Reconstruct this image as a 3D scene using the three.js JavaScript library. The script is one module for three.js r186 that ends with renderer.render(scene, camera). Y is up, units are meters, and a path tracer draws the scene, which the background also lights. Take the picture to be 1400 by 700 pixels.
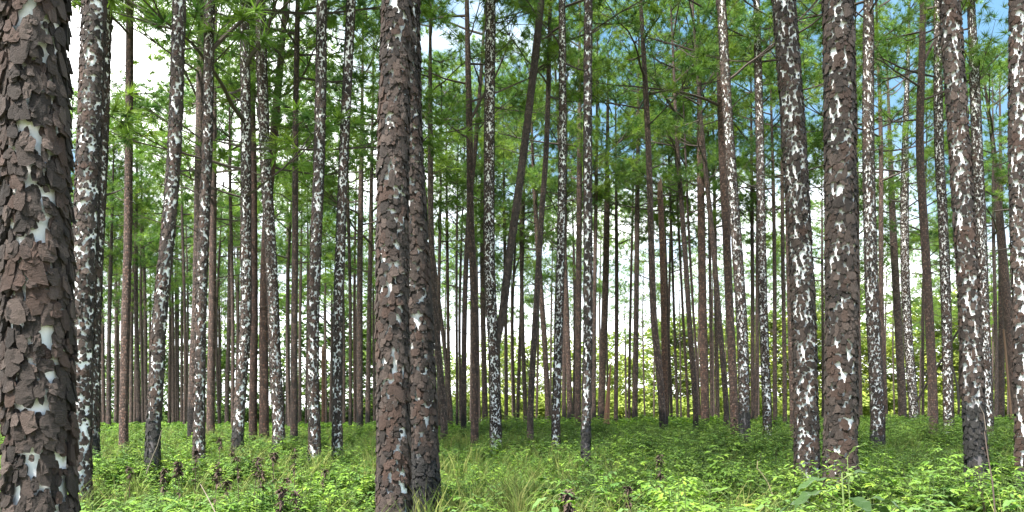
import * as THREE from 'three';
import { mergeGeometries } from 'three/addons/utils/BufferGeometryUtils.js';

// ---------------------------------------------------------------- camera, sky, sun, exposure
const scene = new THREE.Scene();
const EYE = 1.55, PITCH = THREE.MathUtils.degToRad(3), FPX = 1010, PX = 700, PY = 499, HORIZON = 552;
const camera = new THREE.PerspectiveCamera(2 * Math.atan(PY / FPX) * 180 / Math.PI, 2, 0.1, 2500);
camera.position.set(0, EYE, 0);
camera.rotation.x = PITCH;
camera.setViewOffset(1400, 998, 0, 0, 1400, 700);   // the upper part of an upright 4:3 frame
scene.add(camera);

const renderer = new THREE.WebGLRenderer({ antialias: true });
renderer.toneMapping = THREE.LinearToneMapping;
renderer.toneMappingExposure = 4.8;
renderer.shadowMap.enabled = true;

const sun = new THREE.DirectionalLight(new THREE.Color(1, 0.95, 0.87), 3.6);
sun.name = 'sun';
sun.position.set(-42, 88, 14); sun.target.position.set(0, 0, -30);
sun.castShadow = true; sun.shadow.radius = 24; sun.shadow.mapSize.set(4096, 4096);
Object.assign(sun.shadow.camera, { left: -110, right: 110, top: 110, bottom: -110, near: 1, far: 320 });
scene.add(sun, sun.target);

// ---------------------------------------------------------------- random, noise
function rng(seed) { let a = seed >>> 0; return () => { a = (a + 0x6D2B79F5) >>> 0; let t = Math.imul(a ^ (a >>> 15), 1 | a); t = (t + Math.imul(t ^ (t >>> 7), 61 | t)) ^ t; return ((t ^ (t >>> 14)) >>> 0) / 4294967296; }; }
const hash = (x, y, z) => { let h = Math.imul(x | 0, 374761393) ^ Math.imul(y | 0, 668265263) ^ Math.imul(z | 0, 2147483647 - 61); h = Math.imul(h ^ (h >>> 13), 1274126177); return ((h ^ (h >>> 16)) >>> 0) / 4294967296; };
const sm = (t) => t * t * (3 - 2 * t), lerp = (a, b, t) => a + (b - a) * t, clamp = (x, a = 0, b = 1) => Math.min(b, Math.max(a, x));
const step = (a, b, x) => sm(clamp((x - a) / (b - a)));
function noise(x, y, z = 0) {
  const i = Math.floor(x), j = Math.floor(y), k = Math.floor(z), u = sm(x - i), v = sm(y - j), w = sm(z - k);
  const f = (c) => lerp(lerp(hash(i, j, c), hash(i + 1, j, c), u), lerp(hash(i, j + 1, c), hash(i + 1, j + 1, c), u), v);
  return lerp(f(k), f(k + 1), w);
}
const fbm = (x, y, z = 0, n = 4) => { let s = 0, a = 0.5, t = 0; for (let i = 0; i < n; i++) { s += a * noise(x, y, z); t += a; x = x * 2.03 + 11.3; y = y * 2.03 + 7.1; z = z * 2.03 + 3.7; a *= 0.5; } return s / t; };

// ---------------------------------------------------------------- sky: blue air with broken white cloud, milky low down
{
  const W = 1024, H = 512, data = new Float32Array(W * H * 4);
  for (let r = 0; r < H; r++) for (let c = 0; c < W; c++) {
    const up = ((r + 0.5) / H - 0.5) * Math.PI, az = ((c + 0.5) / W - 0.5) * 2 * Math.PI;
    const y = Math.sin(up), x = Math.cos(az) * Math.cos(up), z = Math.sin(az) * Math.cos(up), e = Math.max(0, y);
    const air = [lerp(0.17, 0.017, Math.pow(e, 0.5)), lerp(0.24, 0.092, Math.pow(e, 0.5)), lerp(0.29, 0.20, Math.pow(e, 0.5))];
    const k = 1 / (e + 0.25), n = fbm(x * k * 1.15 + 5.0, z * k * 1.15 + 9.1, y * 1.5 + 2.2, 6);
    const cloud = clamp(step(0.49, 0.66, n) + step(0.27, 0.03, e) * 0.8), bright = lerp(0.82, 1.08, fbm(x * 5 + 3, z * 5, y * 5, 4));
    const o = (r * W + c) * 4;
    for (let q = 0; q < 3; q++) data[o + q] = lerp(air[q], bright * [0.985, 0.99, 1][q], cloud);
    data[o + 3] = 1;
  }
  const t = new THREE.DataTexture(data, W, H, THREE.RGBAFormat, THREE.FloatType);
  t.mapping = THREE.EquirectangularReflectionMapping; t.magFilter = t.minFilter = THREE.LinearFilter; t.needsUpdate = true;
  scene.background = t; scene.environment = t;
}

// ---------------------------------------------------------------- helpers
class Mesher {                                       // triangles with a colour for each vertex
  constructor() { this.p = []; this.c = []; this.u = []; }
  tri(a, b, c, k, k2 = k, k3 = k2) { this.p.push(...a, ...b, ...c); this.c.push(...k, ...k2, ...k3); }
  quad(a, b, c, d, k, k2 = k) { this.tri(a, b, c, k, k, k2); this.tri(a, c, d, k, k2, k2); }
  tube(path, radii, sides, k) {                     // a tapered limb through a list of points
    let prev = null; const t = new THREE.Vector3(), a = new THREE.Vector3(), b = new THREE.Vector3();
    for (let i = 0; i < path.length; i++) {
      const q = path[Math.min(i + 1, path.length - 1)], o = path[Math.max(i - 1, 0)];
      t.set(q[0] - o[0], q[1] - o[1], q[2] - o[2]).normalize();
      a.set(t.y, t.z, t.x).cross(t).normalize(); b.crossVectors(t, a);
      const ring = [];
      for (let s = 0; s < sides; s++) { const g = s / sides * 6.28319, x = Math.cos(g) * radii[i], y = Math.sin(g) * radii[i]; ring.push([path[i][0] + a.x * x + b.x * y, path[i][1] + a.y * x + b.y * y, path[i][2] + a.z * x + b.z * y]); }
      if (prev) for (let s = 0; s < sides; s++) { const n = (s + 1) % sides; this.quad(prev[s], prev[n], ring[n], ring[s], k); }
      prev = ring;
    }
    for (let s = 1; s + 1 < sides; s++) this.tri(prev[0], prev[s], prev[s + 1], k);
  }
  geometry() {
    const g = new THREE.BufferGeometry();
    g.setAttribute('position', new THREE.Float32BufferAttribute(this.p, 3));
    g.setAttribute('color', new THREE.Float32BufferAttribute(this.c, 3));
    g.computeVertexNormals();
    return g;
  }
}
const taken = {};
function numbered(name) { const n = taken[name] = (taken[name] ?? -1) + 1; return n ? name + '_' + String(n).padStart(3, '0') : name; }
function add(o, name, parent = scene) { o.name = parent === scene ? numbered(name) : name; o.castShadow = o.receiveShadow = true; parent.add(o); return o; }
function mesh(name, g, m, parent) { return add(new THREE.Mesh(g, m), name, parent); }
function tag(o, label, category, group) { o.userData.label = label; o.userData.category = category; if (group) o.userData.group = group; return o; }
// the point where the line of sight through a pixel of the photograph meets the upright plane DEPTH metres away
function at(px, py, depth) {
  const x = (px - PX) / FPX, y = -(py - PY) / FPX, cy = y * Math.cos(PITCH) + Math.sin(PITCH), cz = y * Math.sin(PITCH) - Math.cos(PITCH), s = depth / -cz;
  return [x * s, EYE + cy * s, -depth];
}
const mix = (a, b, t) => [lerp(a[0], b[0], t), lerp(a[1], b[1], t), lerp(a[2], b[2], t)];
const mul = (a, k) => [a[0] * k, a[1] * k, a[2] * k];
function pixels(W, H, f, srgb, repeat) {
  const d = new Uint8Array(W * H * 4);
  for (let y = 0; y < H; y++) for (let x = 0; x < W; x++) { const v = f(x, y), o = (y * W + x) * 4; d[o] = v[0]; d[o + 1] = v[1]; d[o + 2] = v[2]; d[o + 3] = 255; }
  const t = new THREE.DataTexture(d, W, H); t.wrapS = t.wrapT = THREE.RepeatWrapping; t.magFilter = THREE.LinearFilter; t.minFilter = THREE.LinearMipmapLinearFilter; t.generateMipmaps = true;
  if (srgb) t.colorSpace = THREE.SRGBColorSpace; if (repeat) t.repeat.set(...repeat); t.needsUpdate = true; return t;
}
const toS = (v) => 255 * Math.pow(clamp(v), 1 / 2.2);

// ---------------------------------------------------------------- materials
// bark seen from afar: a sheet 1 m round and 2 m up, small flaky plates and dark furrows
const BW = 512, BH = 1024, barkH = new Float32Array(BW * BH), barkId = new Float32Array(BW * BH);
{
  const NX = 17, NY = 24, pts = [];
  for (let j = 0; j < NY; j++) for (let i = 0; i < NX; i++) pts.push([(i + 0.5 + (j % 2) * 0.5 + (hash(i, j, 1) - 0.5) * 0.75) / NX, (j + 0.5 + (hash(i, j, 2) - 0.5) * 0.75) / NY, hash(i, j, 3)]);
  for (let y = 0; y < BH; y++) for (let x = 0; x < BW; x++) {
    let u = x / BW, v = y / BH;
    const wob = (fbm(u * 30, v * 40, 4, 2) - 0.5) * 0.02, ci = Math.floor(u * NX), cj = Math.floor(v * NY);
    u += wob; let f1 = 9, f2 = 9, id = 0, py = 0;
    for (let dj = -1; dj <= 1; dj++) for (let di = -2; di <= 1; di++) {
      const jj = (cj + dj + NY) % NY, ii = (ci + di + NX) % NX, p = pts[jj * NX + ii];
      let dx = Math.abs(u - p[0]); dx = Math.min(dx, Math.abs(1 - dx)); let dy = v - p[1]; dy -= Math.round(dy);
      const d = Math.hypot(dx * NX, dy * NY);
      if (d < f1) { f2 = f1; f1 = d; id = p[2]; py = dy * NY; } else if (d < f2) f2 = d;
    }
    const o = y * BW + x;
    barkH[o] = step(0.04, 0.3, f2 - f1) * (0.62 - 0.35 * py + 0.25 * (id - 0.5)) + 0.12 * fbm(x / 9, y / 9, 7, 2);
    barkId[o] = id;
  }
}
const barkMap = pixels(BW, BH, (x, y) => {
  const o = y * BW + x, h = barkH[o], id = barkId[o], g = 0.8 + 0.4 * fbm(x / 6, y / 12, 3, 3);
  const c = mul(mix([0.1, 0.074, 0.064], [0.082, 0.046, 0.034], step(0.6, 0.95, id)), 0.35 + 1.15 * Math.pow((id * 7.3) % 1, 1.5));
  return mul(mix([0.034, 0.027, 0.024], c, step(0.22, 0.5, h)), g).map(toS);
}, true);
const barkBump = pixels(BW, BH, (x, y) => { const v = 255 * clamp(barkH[y * BW + x]); return [v, v, v]; });
const grainBump = pixels(256, 256, (x, y) => { const v = 255 * (0.6 * Math.abs(fbm(x / 22, y / 10, 1, 4) * 2 - 1) + 0.4 * hash(x, y, 8)); return [v, v, v]; });
const M = {
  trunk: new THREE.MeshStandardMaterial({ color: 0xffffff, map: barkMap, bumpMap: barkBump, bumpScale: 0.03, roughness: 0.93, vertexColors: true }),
  plate: new THREE.MeshStandardMaterial({ color: 0xffffff, roughness: 0.9, vertexColors: true, bumpMap: grainBump, bumpScale: 0.014 }),
  core: new THREE.MeshStandardMaterial({ color: 0xffffff, roughness: 1, vertexColors: true }),
  branch: new THREE.MeshStandardMaterial({ color: 0xffffff, roughness: 0.95, vertexColors: true }),
  needle: new THREE.MeshPhysicalMaterial({ color: 0xffffff, roughness: 0.85, vertexColors: true, transmission: 0.5, thickness: 0, side: THREE.DoubleSide, specularIntensity: 0.4 }),
  leaf: new THREE.MeshPhysicalMaterial({ color: 0xffffff, roughness: 0.75, vertexColors: true, transmission: 0.4, thickness: 0, side: THREE.DoubleSide, specularIntensity: 0.45 }),
  dry: new THREE.MeshStandardMaterial({ color: 0xffffff, roughness: 0.95, vertexColors: true, side: THREE.DoubleSide }),
};

// ---------------------------------------------------------------- ground: level here, falling away gently beyond forty metres
const land = (d) => d < 34 ? 0 : -0.025 * (d - 34) * step(20, 60, d);
{
  const R = 420, N = 140, g = new THREE.PlaneGeometry(2 * R, 2 * R, N, N); g.rotateX(-Math.PI / 2);
  const uv = g.attributes.uv, p = g.attributes.position;
  for (let i = 0; i < uv.count; i++) { uv.setXY(i, p.getX(i) / 3, p.getZ(i) / 3); p.setY(i, land(-p.getZ(i))); }
  g.computeVertexNormals();
  const litter = pixels(512, 512, (x, y) => {
    const s = (f, k) => { const a = x / 512 * 6.28319, b = y / 512 * 6.28319; return fbm(Math.cos(a) * f + 5 + k, Math.sin(a) * f + Math.cos(b) * f + 9, Math.sin(b) * f + k, 4); };
    const green = step(0.42, 0.56, s(1.6, 1)), n = 0.6 + 0.8 * s(9, 3);
    return mul(mix([0.10, 0.072, 0.04], [0.07, 0.10, 0.025], green), n).map(toS);
  }, true);
  const soil = mesh('ground', g, new THREE.MeshStandardMaterial({ map: litter, roughness: 1 }));
  soil.userData.kind = 'structure'; soil.userData.label = 'forest floor of soil and pine litter under green herbs';
}

// ---------------------------------------------------------------- trunks
// A trunk: pixel waypoints from the foot up give its line in the plane of its distance; above the frame it goes on to its full height.
function spine(pts, d, H, r, gy = 0) {
  const w = pts.map(([x, y]) => at(x, y, d)), out = [];
  const foot = w[0], next = w[1] ?? [foot[0], foot[1] + 1, foot[2]], sl = (next[0] - foot[0]) / (next[1] - foot[1]);
  const zb = (r() - 0.5) * 0.03, zc = (r() - 0.5) * 0.5, zp = r() * 6;
  if (foot[1] > gy) w.unshift([foot[0] - sl * (foot[1] - gy) * 0.6, gy - 0.05, foot[2]]); else w[0][1] = Math.min(w[0][1], gy - 0.05);
  H += gy;
  const top = w[w.length - 1], bel = w[w.length - 2], ts = (top[0] - bel[0]) / (top[1] - bel[1]);
  if (top[1] < H) { const m = (H + top[1]) / 2; w.push([top[0] + ts * 0.7 * (m - top[1]), m, top[2]]); w.push([top[0] + ts * 0.95 * (H - top[1]) * 0.75, H, top[2]]); }
  const curve = new THREE.CatmullRomCurve3(w.map((v) => new THREE.Vector3(v[0], v[1], v[2])), false, 'centripetal');
  const S = 220, line = curve.getPoints(S); let k = 0;
  return (h) => {                                  // the axis at height h
    h = Math.max(h, line[0].y); if (h < line[k].y) k = 0;
    while (k < S - 1 && line[k + 1].y < h) k++;
    const a = line[k], b = line[k + 1], t = (h - a.y) / Math.max(1e-6, b.y - a.y), dz = zb * h + zc * (Math.sin(h * 0.35 + zp) - Math.sin(zp)) * Math.min(1, h / 6) * 0.4;
    return [lerp(a.x, b.x, t), h, a.z + dz];
  };
}
const radiusAt = (R, H, h, taper) => R * (1 + 0.34 * Math.exp(-Math.max(0, h) / 0.32) - taper * 0.85 * Math.pow(clamp(h / H), 1.15)) * (h > H * 0.55 ? lerp(1, 0.3, (h / H - 0.55) / 0.45) : 1);
const CHAR = [0.018, 0.017, 0.017];
function charAt(c, h, th, seed) { return c ? step(0.10, -0.10, (h - c * (0.55 + 0.9 * fbm(Math.cos(th) * 1.6 + seed, Math.sin(th) * 1.6, h * 1.2 + seed, 3))) / Math.max(c, 0.5)) : 0; }

function tubeTrunk(T, from, to, seg, sides, tint, bump = 0.02) {   // the round body of a stem
  const rows = Math.max(4, Math.ceil((to - from) / seg)), pos = [], uv = [], col = [], idx = [], k = Math.max(1, Math.round(T.R * 6.28)), ou = hash(T.seed, 5, 1), ov = hash(T.seed, 9, 2);
  for (let j = 0; j <= rows; j++) {
    const h = from + (to - from) * Math.pow(j / rows, 1.15), c = T.axis(h), r = radiusAt(T.R, T.H, h - from + T.from, T.taper);
    for (let i = 0; i <= sides; i++) {
      const th = i / sides * 6.28319, cs = Math.cos(th), sn = Math.sin(th);
      const q = r * (1 + bump * 2 * (fbm(cs * 2 + T.seed, sn * 2, h * 2.2, 2) - 0.5) + 0.06 * (noise(cs * 0.9 + T.seed, sn * 0.9, h * 0.25) - 0.5));
      pos.push(c[0] + cs * q, c[1], c[2] + sn * q); uv.push(i / sides * k + ou, h / 2 + ov);
      const b = charAt(T.char, h, th, T.seed); col.push(...mix(tint, [0.12, 0.11, 0.115], b));
    }
  }
  for (let j = 0; j < rows; j++) for (let i = 0; i < sides; i++) { const a = j * (sides + 1) + i, b = a + sides + 1; idx.push(a, b, a + 1, a + 1, b, b + 1); }
  const g = new THREE.BufferGeometry();
  g.setAttribute('position', new THREE.Float32BufferAttribute(pos, 3)); g.setAttribute('uv', new THREE.Float32BufferAttribute(uv, 2)); g.setAttribute('color', new THREE.Float32BufferAttribute(col, 3));
  g.setIndex(idx); g.computeVertexNormals(); return g;
}

// Bark: big plates parted by furrows, each plate a stack of ragged overlapping flakes that stand off the stem at their lower rim.
// [flake width, flake height, plate width, plate height, detail, how many plates are built singly]
function barkPlates(T, from, to, o, emit) {
  const [fw, fh, pw, ph, detail] = o, Rr = T.R * 0.95, C = Rr * 6.28319, wrap = (i, n) => ((i % n) + n) % n;
  const nx = Math.max(8, Math.round(C / fw)), sw = C / nx, j0 = Math.floor(from / fh), j1 = Math.ceil(to / fh), s0 = (T.seed * 7919 | 0) % 9973, thick = (T.relief ?? 0.02) * (detail > 2 ? 1.25 : 1.3), NX = Math.max(5, Math.round(C / pw)), SW = C / NX;
  const cellOf = (x, y) => {                         // which plate, and how far from its furrow
    const ci = Math.floor(x / SW), cj = Math.floor(y / ph); let f1 = 9, f2 = 9, id = 0;
    for (let dj = -1; dj <= 1; dj++) for (let di = -2; di <= 2; di++) {
      const i = ci + di, j = cj + dj, m = wrap(i, NX), d = Math.hypot((x - (i + 0.5 + (j & 1) * 0.5 + (hash(m, j, s0 + 700) - 0.5) * 0.8) * SW) / SW, (y - (j + 0.5 + (hash(m, j, s0 + 701) - 0.5) * 0.8) * ph) / ph);
      if (d < f1) { f2 = f1; f1 = d; id = j * NX + m; } else if (d < f2) f2 = d;
    }
    return [id, f2 - f1];
  };
  for (let j = j0; j < j1; j++) for (let i = 0; i < nx; i++) {
    const H = (k) => hash(i, j, s0 + k * 13);
    const cx = (i + 0.5 + (j & 1) * 0.5 + (H(1) - 0.5) * 0.95) * sw, cy = (j + 0.5 + (H(2) - 0.5)) * fh, [id, gap] = cellOf(cx + (H(16) - 0.5) * fw * 0.5, cy);
    if (gap < (detail > 2 ? 0.13 : 0.12) || H(0) < 0.04) continue;
    const th0 = cx / Rr, back = Math.sin(th0) < -0.3, N = back ? 5 : detail > 2 ? 9 : detail > 1 ? 8 : 6, rise = step(0.05, 0.5, gap), cell = hash(id, 3, s0);
    const big = (0.7 + 0.8 * H(3) * H(3)) * lerp(0.75, 1.1, rise), ha = (detail > 2 ? 0.78 : 0.66) * sw * big * (0.75 + 0.5 * H(4)), hb = (detail > 2 ? 1.02 : 0.85) * fh * big * (0.7 + 0.75 * H(5)), turn = (H(6) - 0.5) * 0.45, ct = Math.cos(turn), st = Math.sin(turn), sq = 2.2 + 3 * H(7);
    const lift = 0.3 + 0.8 * H(8), roll = (H(9) - 0.5) * 0.7, low = thick * (-0.35 + 0.95 * rise + 0.5 * (cell - 0.5) + 0.35 * (H(17) - 0.5)) + 0.05 * T.R * (noise(Math.cos(th0) * 0.9 + T.seed, Math.sin(th0) * 0.9, cy * 0.25) - 0.5);
    const put = (x, y, h) => { const ax = T.axis(y), r = radiusAt(T.R, T.H, y, T.taper) + low + h, th = x / Rr; return [ax[0] + Math.cos(th) * r, y, ax[2] + Math.sin(th) * r]; };
    const edge = [];
    for (let e = 0; e < N; e++) {
      const f = (e + 0.8 * H(20 + e)) / N * 6.28319, c = Math.cos(f), s = Math.sin(f), q = 1 / Math.pow(Math.pow(Math.abs(c), sq) + Math.pow(Math.abs(s), sq), 1 / sq), g = q * (0.7 + (s < 0 ? 0.55 : 0.4) * (0.5 * H(40 + (e >> 1)) + 0.5 * H(60 + e)));
      edge.push([c * g, s * g]);
    }
    const hgt = (lx, ly) => thick * (-0.2 + 0.8 * lift * Math.pow(clamp(0.5 - 0.5 * ly), 1.3) + roll * 0.35 * lx);
    const ring = (sc, up, wob) => edge.map(([lx, ly], e) => { const X = lx * sc, Y = ly * sc + (1 - sc) * 0.1, x = cx + (X * ct * ha - Y * st * hb), y = cy + (X * st * ha + Y * ct * hb); return put(x, y, hgt(X, Y) + up + wob * thick * (hash(e, Math.round(sc * 100), i * 31 + j * 17 + s0) - 0.5)); });
    // weathered grey-brown, redder where flakes have come away lately; burnt black where a fire went
    const burnt = charAt(T.char, cy, th0, T.seed) > 0.4 && H(11) > 0.03, fresh = step(0.56, 0.74, fbm(cx * 7 + s0, cy * 5, 4, 3) + (H(10) - 0.5) * 0.2 + 0.12 * ((T.red ?? 0.2) - 0.3)), worn = fbm(cx * 5 + s0, cy * 2.5, 9, 3);
    let k = mix([0.022, 0.0155, 0.013], [0.105, 0.076, 0.064], clamp(-0.08 + 0.9 * H(12) * H(12) + 0.9 * (worn - 0.4) + 0.35 * (cell - 0.5)));
    k = mix(k, [0.075, 0.04, 0.028], 0.65 * fresh);
    if (burnt) k = mix(CHAR, [0.045, 0.041, 0.04], H(13) * H(13));
    k = mul(k, T.shade ?? 1);
    const side = burnt ? CHAR : k, B = emit(id, th0, cy);
    const rings = [ring(0.8, -thick * 0.8, 0), ring(1, 0, 0.3)], tone = [side, k];
    if (detail > 1 && !back) { rings.push(ring(0.6, thick * 0.06, 0.35)); tone.push(mul(k, 0.9 + 0.2 * H(15))); }
    for (let q = 0; q + 1 < rings.length; q++) for (let e = 0; e < N; e++) { const f = (e + 1) % N; B.quad(rings[q][e], rings[q][f], rings[q + 1][f], rings[q + 1][e], tone[q], tone[q + 1]); }
    const last = rings[rings.length - 1], m = put(cx, cy, hgt(0, 0) + thick * 0.1); for (let e = 0; e < N; e++) B.tri(last[e], last[(e + 1) % N], m, tone[tone.length - 1]);
  }
}
function plateGeometry(B) {                         // grain runs on a metre grid
  const g = B.geometry(), p = g.attributes.position, uv = new Float32Array(p.count * 2);
  for (let i = 0; i < p.count; i++) { uv[i * 2] = (p.getX(i) + p.getZ(i) * 0.7) * 9; uv[i * 2 + 1] = p.getY(i) * 6; }
  g.setAttribute('uv', new THREE.BufferAttribute(uv, 2)); return g;
}

// ---------------------------------------------------------------- crowns
const NEEDLES = [[0.095, 0.20, 0.028], [0.135, 0.25, 0.035], [0.18, 0.30, 0.04], [0.065, 0.155, 0.04], [0.22, 0.32, 0.035]];
function pineCrown(seed, o) {                        // L metres of stem, spread R: limbs that rise and carry pads of needle tufts
  const r = rng(seed), F = new Mesher(), limbs = [], bark = [0.062, 0.048, 0.041];
  const tuft = (x, y, z, dx, dy, dz, k) => {
    const n = o.needles; let l = Math.hypot(dx, dy, dz) || 1; dx /= l; dy /= l; dz /= l;
    for (let q = 0; q < n; q++) {
      let vx = dx * 0.75 + (r() - 0.5) * 2, vy = dy * 0.75 + (r() - 0.5) * 2, vz = dz * 0.75 + (r() - 0.5) * 2; l = Math.hypot(vx, vy, vz) || 1;
      const len = (0.17 + 0.11 * r()) * o.size / l, a = r() * 6.28, w = 0.0085 * o.size, wx = Math.cos(a) * w, wz = Math.sin(a) * w, wy = (r() - 0.5) * w * 2;
      F.tri([x - wx, y - wy, z - wz], [x + wx, y + wy, z + wz], [x + vx * len, y + vy * len - 0.03, z + vz * len], k, k, mul(k, 1.1));
    }
  };
  for (let i = 0; i < o.limbs; i++) {
    const t = (i + 0.3 + 0.6 * r()) / o.limbs, y0 = o.L * t * 0.96, az = i * 2.4 + (r() - 0.5) * 1.3;
    const len = o.R * (0.35 + 0.75 * r()) * Math.pow(Math.sin(Math.PI * clamp(0.16 + t * 0.80)), 0.7), rise = lerp(0.12, 0.95, t) + (r() - 0.5) * 0.35;
    const B = new Mesher(), path = [], rad = [], n = 6; let x = 0, y = y0, z = 0, a = az, e = rise * 0.6;
    for (let q = 0; q <= n; q++) { path.push([x, y, z]); rad.push(lerp(0.042, 0.009, q / n) * (0.65 + 0.25 * len / 2.5)); a += (r() - 0.5) * 0.5; e += 0.06 + (r() - 0.5) * 0.28; x += Math.cos(a) * Math.cos(e) * len / n; z += Math.sin(a) * Math.cos(e) * len / n; y += Math.sin(e) * len / n; }
    B.tube(path, rad, 4, bark);
    const bare = r() < o.bare;
    const pads = bare ? 0 : 2 + Math.floor(len * 1.5 + r() * 1.5);
    for (let p = 0; p < (bare ? 4 : pads); p++) {
      const s = p === 0 ? 1 : 0.4 + 0.6 * r(), q = path[Math.min(n, Math.round(s * n))], ba = a + (r() - 0.5) * 2.6, bl = p === 0 ? 0.2 : 0.5 + r() * 0.8, be = 0.2 + r() * 0.7;
      const c = [q[0] + Math.cos(ba) * Math.cos(be) * bl, q[1] + Math.sin(be) * bl, q[2] + Math.sin(ba) * Math.cos(be) * bl];
      B.tube([q, [lerp(q[0], c[0], 0.5), lerp(q[1], c[1], 0.4), lerp(q[2], c[2], 0.5)], c], [0.016, 0.011, 0.006], 3, bark);
      if (bare) continue;
      const pr = o.pad * (0.65 + 0.6 * r()), base = NEEDLES[Math.floor(r() * NEEDLES.length)], m = Math.round(o.tufts * pr * pr / (o.pad * o.pad));
      for (let u = 0; u < m; u++) {
        const g = r() * 6.28, v = r() * 2 - 1, rr = Math.pow(r(), 0.45), h = Math.sqrt(1 - v * v), ox = Math.cos(g) * h * rr * pr, oy = v * rr * pr * 0.55, oz = Math.sin(g) * h * rr * pr;
        const tx = c[0] + ox, ty = c[1] + oy + 0.08, tz = c[2] + oz;
        if (u % 5 === 0) B.tube([c, [lerp(c[0], tx, 0.5), lerp(c[1], ty, 0.35), lerp(c[2], tz, 0.5)], [tx, ty, tz]], [0.007, 0.006, 0.004], 3, bark);
        tuft(tx, ty, tz, ox, oy + 0.25 * pr, oz, mul(mix(base, NEEDLES[Math.floor(r() * NEEDLES.length)], 0.4), 0.7 + 0.65 * r()));
      }
    }
    limbs.push(B.geometry());
  }
  return { L: o.L, limbs, all: null, foliage: F.geometry() };
}
function crownSet(list) { return list.map(([s, o]) => { const c = pineCrown(s, o); c.all = mergeGeometries(c.limbs); return c; }); }
const base = { L: 10, R: 3.3, limbs: 16, pad: 0.5, tufts: 8, needles: 34, size: 1.15, bare: 0.03 };
const CROWNS = crownSet([[11, base], [23, { ...base, R: 3.9, limbs: 15 }], [37, { ...base, R: 2.8, limbs: 20 }], [41, { ...base, R: 3.5, bare: 0.08 }], [59, { ...base, R: 3.1, limbs: 18, pad: 0.52 }], [67, { ...base, R: 4.2, limbs: 15, pad: 0.55 }]]);
const FARCROWNS = crownSet([[71, { ...base, limbs: 15, tufts: 8, needles: 22, size: 1.35, pad: 0.62 }], [83, { ...base, R: 2.7, limbs: 17, tufts: 8, needles: 22, size: 1.35, pad: 0.58 }], [97, { ...base, R: 3.6, limbs: 14, tufts: 8, needles: 22, size: 1.35, pad: 0.66 }]]);

function leafCrown(seed, o) {                        // a broad-leaved crown: limbs and clumps of leaves
  const r = rng(seed), F = new Mesher(), B = new Mesher(), bark = [0.07, 0.06, 0.052];
  for (let i = 0; i < o.clumps; i++) {
    const az = r() * 6.28, v = Math.pow(r(), 0.8), rr = o.R * Math.sqrt(Math.sin(Math.PI * clamp(0.08 + v * 0.88))) * Math.pow(r(), 0.5), c = [Math.cos(az) * rr, o.L * v, Math.sin(az) * rr], cr = o.clump * (0.6 + 0.8 * r());
    B.tube([[0, Math.max(0, c[1] - rr * 0.8), 0], [c[0] * 0.5, c[1] - rr * 0.25, c[2] * 0.5], c], [0.05, 0.03, 0.012], 3, bark);
    const tone = o.tones[Math.floor(r() * o.tones.length)];
    for (let u = 0; u < o.leaves; u++) {
      const g = r() * 6.28, w = r() * 2 - 1, h = Math.sqrt(1 - w * w), q = Math.pow(r(), 0.4) * cr, x = c[0] + Math.cos(g) * h * q, y = c[1] + w * q * 0.65, z = c[2] + Math.sin(g) * h * q, s = o.leaf * (0.6 + 0.8 * r());
      const a = r() * 6.28, e = (r() - 0.5) * 1.6, dx = Math.cos(a) * Math.cos(e) * s, dy = Math.sin(e) * s, dz = Math.sin(a) * Math.cos(e) * s, px = -Math.sin(a) * s * 0.38, pz = Math.cos(a) * s * 0.38, k = mul(tone, 0.75 + 0.5 * r()), t = (r() - 0.5) * s * 0.5;
      F.quad([x, y, z], [x + dx * 0.5 + px, y + dy * 0.5 + t, z + dz * 0.5 + pz], [x + dx, y + dy, z + dz], [x + dx * 0.5 - px, y + dy * 0.5 - t, z + dz * 0.5 - pz], k);
    }
  }
  return { L: o.L, all: B.geometry(), foliage: F.geometry() };
}
const SUNLIT_YELLOW = [[0.24, 0.31, 0.035], [0.30, 0.35, 0.05], [0.19, 0.28, 0.035], [0.26, 0.33, 0.06]], GREEN = [[0.085, 0.17, 0.03], [0.13, 0.225, 0.035], [0.10, 0.19, 0.04], [0.17, 0.27, 0.045]];  // the yellow tones carry the sunlight on the far edge in the leaf colour
const YCROWNS = [101, 103, 107].map((s) => leafCrown(s, { L: 13, R: 4.6, clumps: 60, clump: 1.1, leaves: 46, leaf: 0.42, tones: SUNLIT_YELLOW }));
const GCROWNS = [109, 113, 127].map((s) => leafCrown(s, { L: 11, R: 3.9, clumps: 55, clump: 1.0, leaves: 50, leaf: 0.36, tones: GREEN }));

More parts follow.
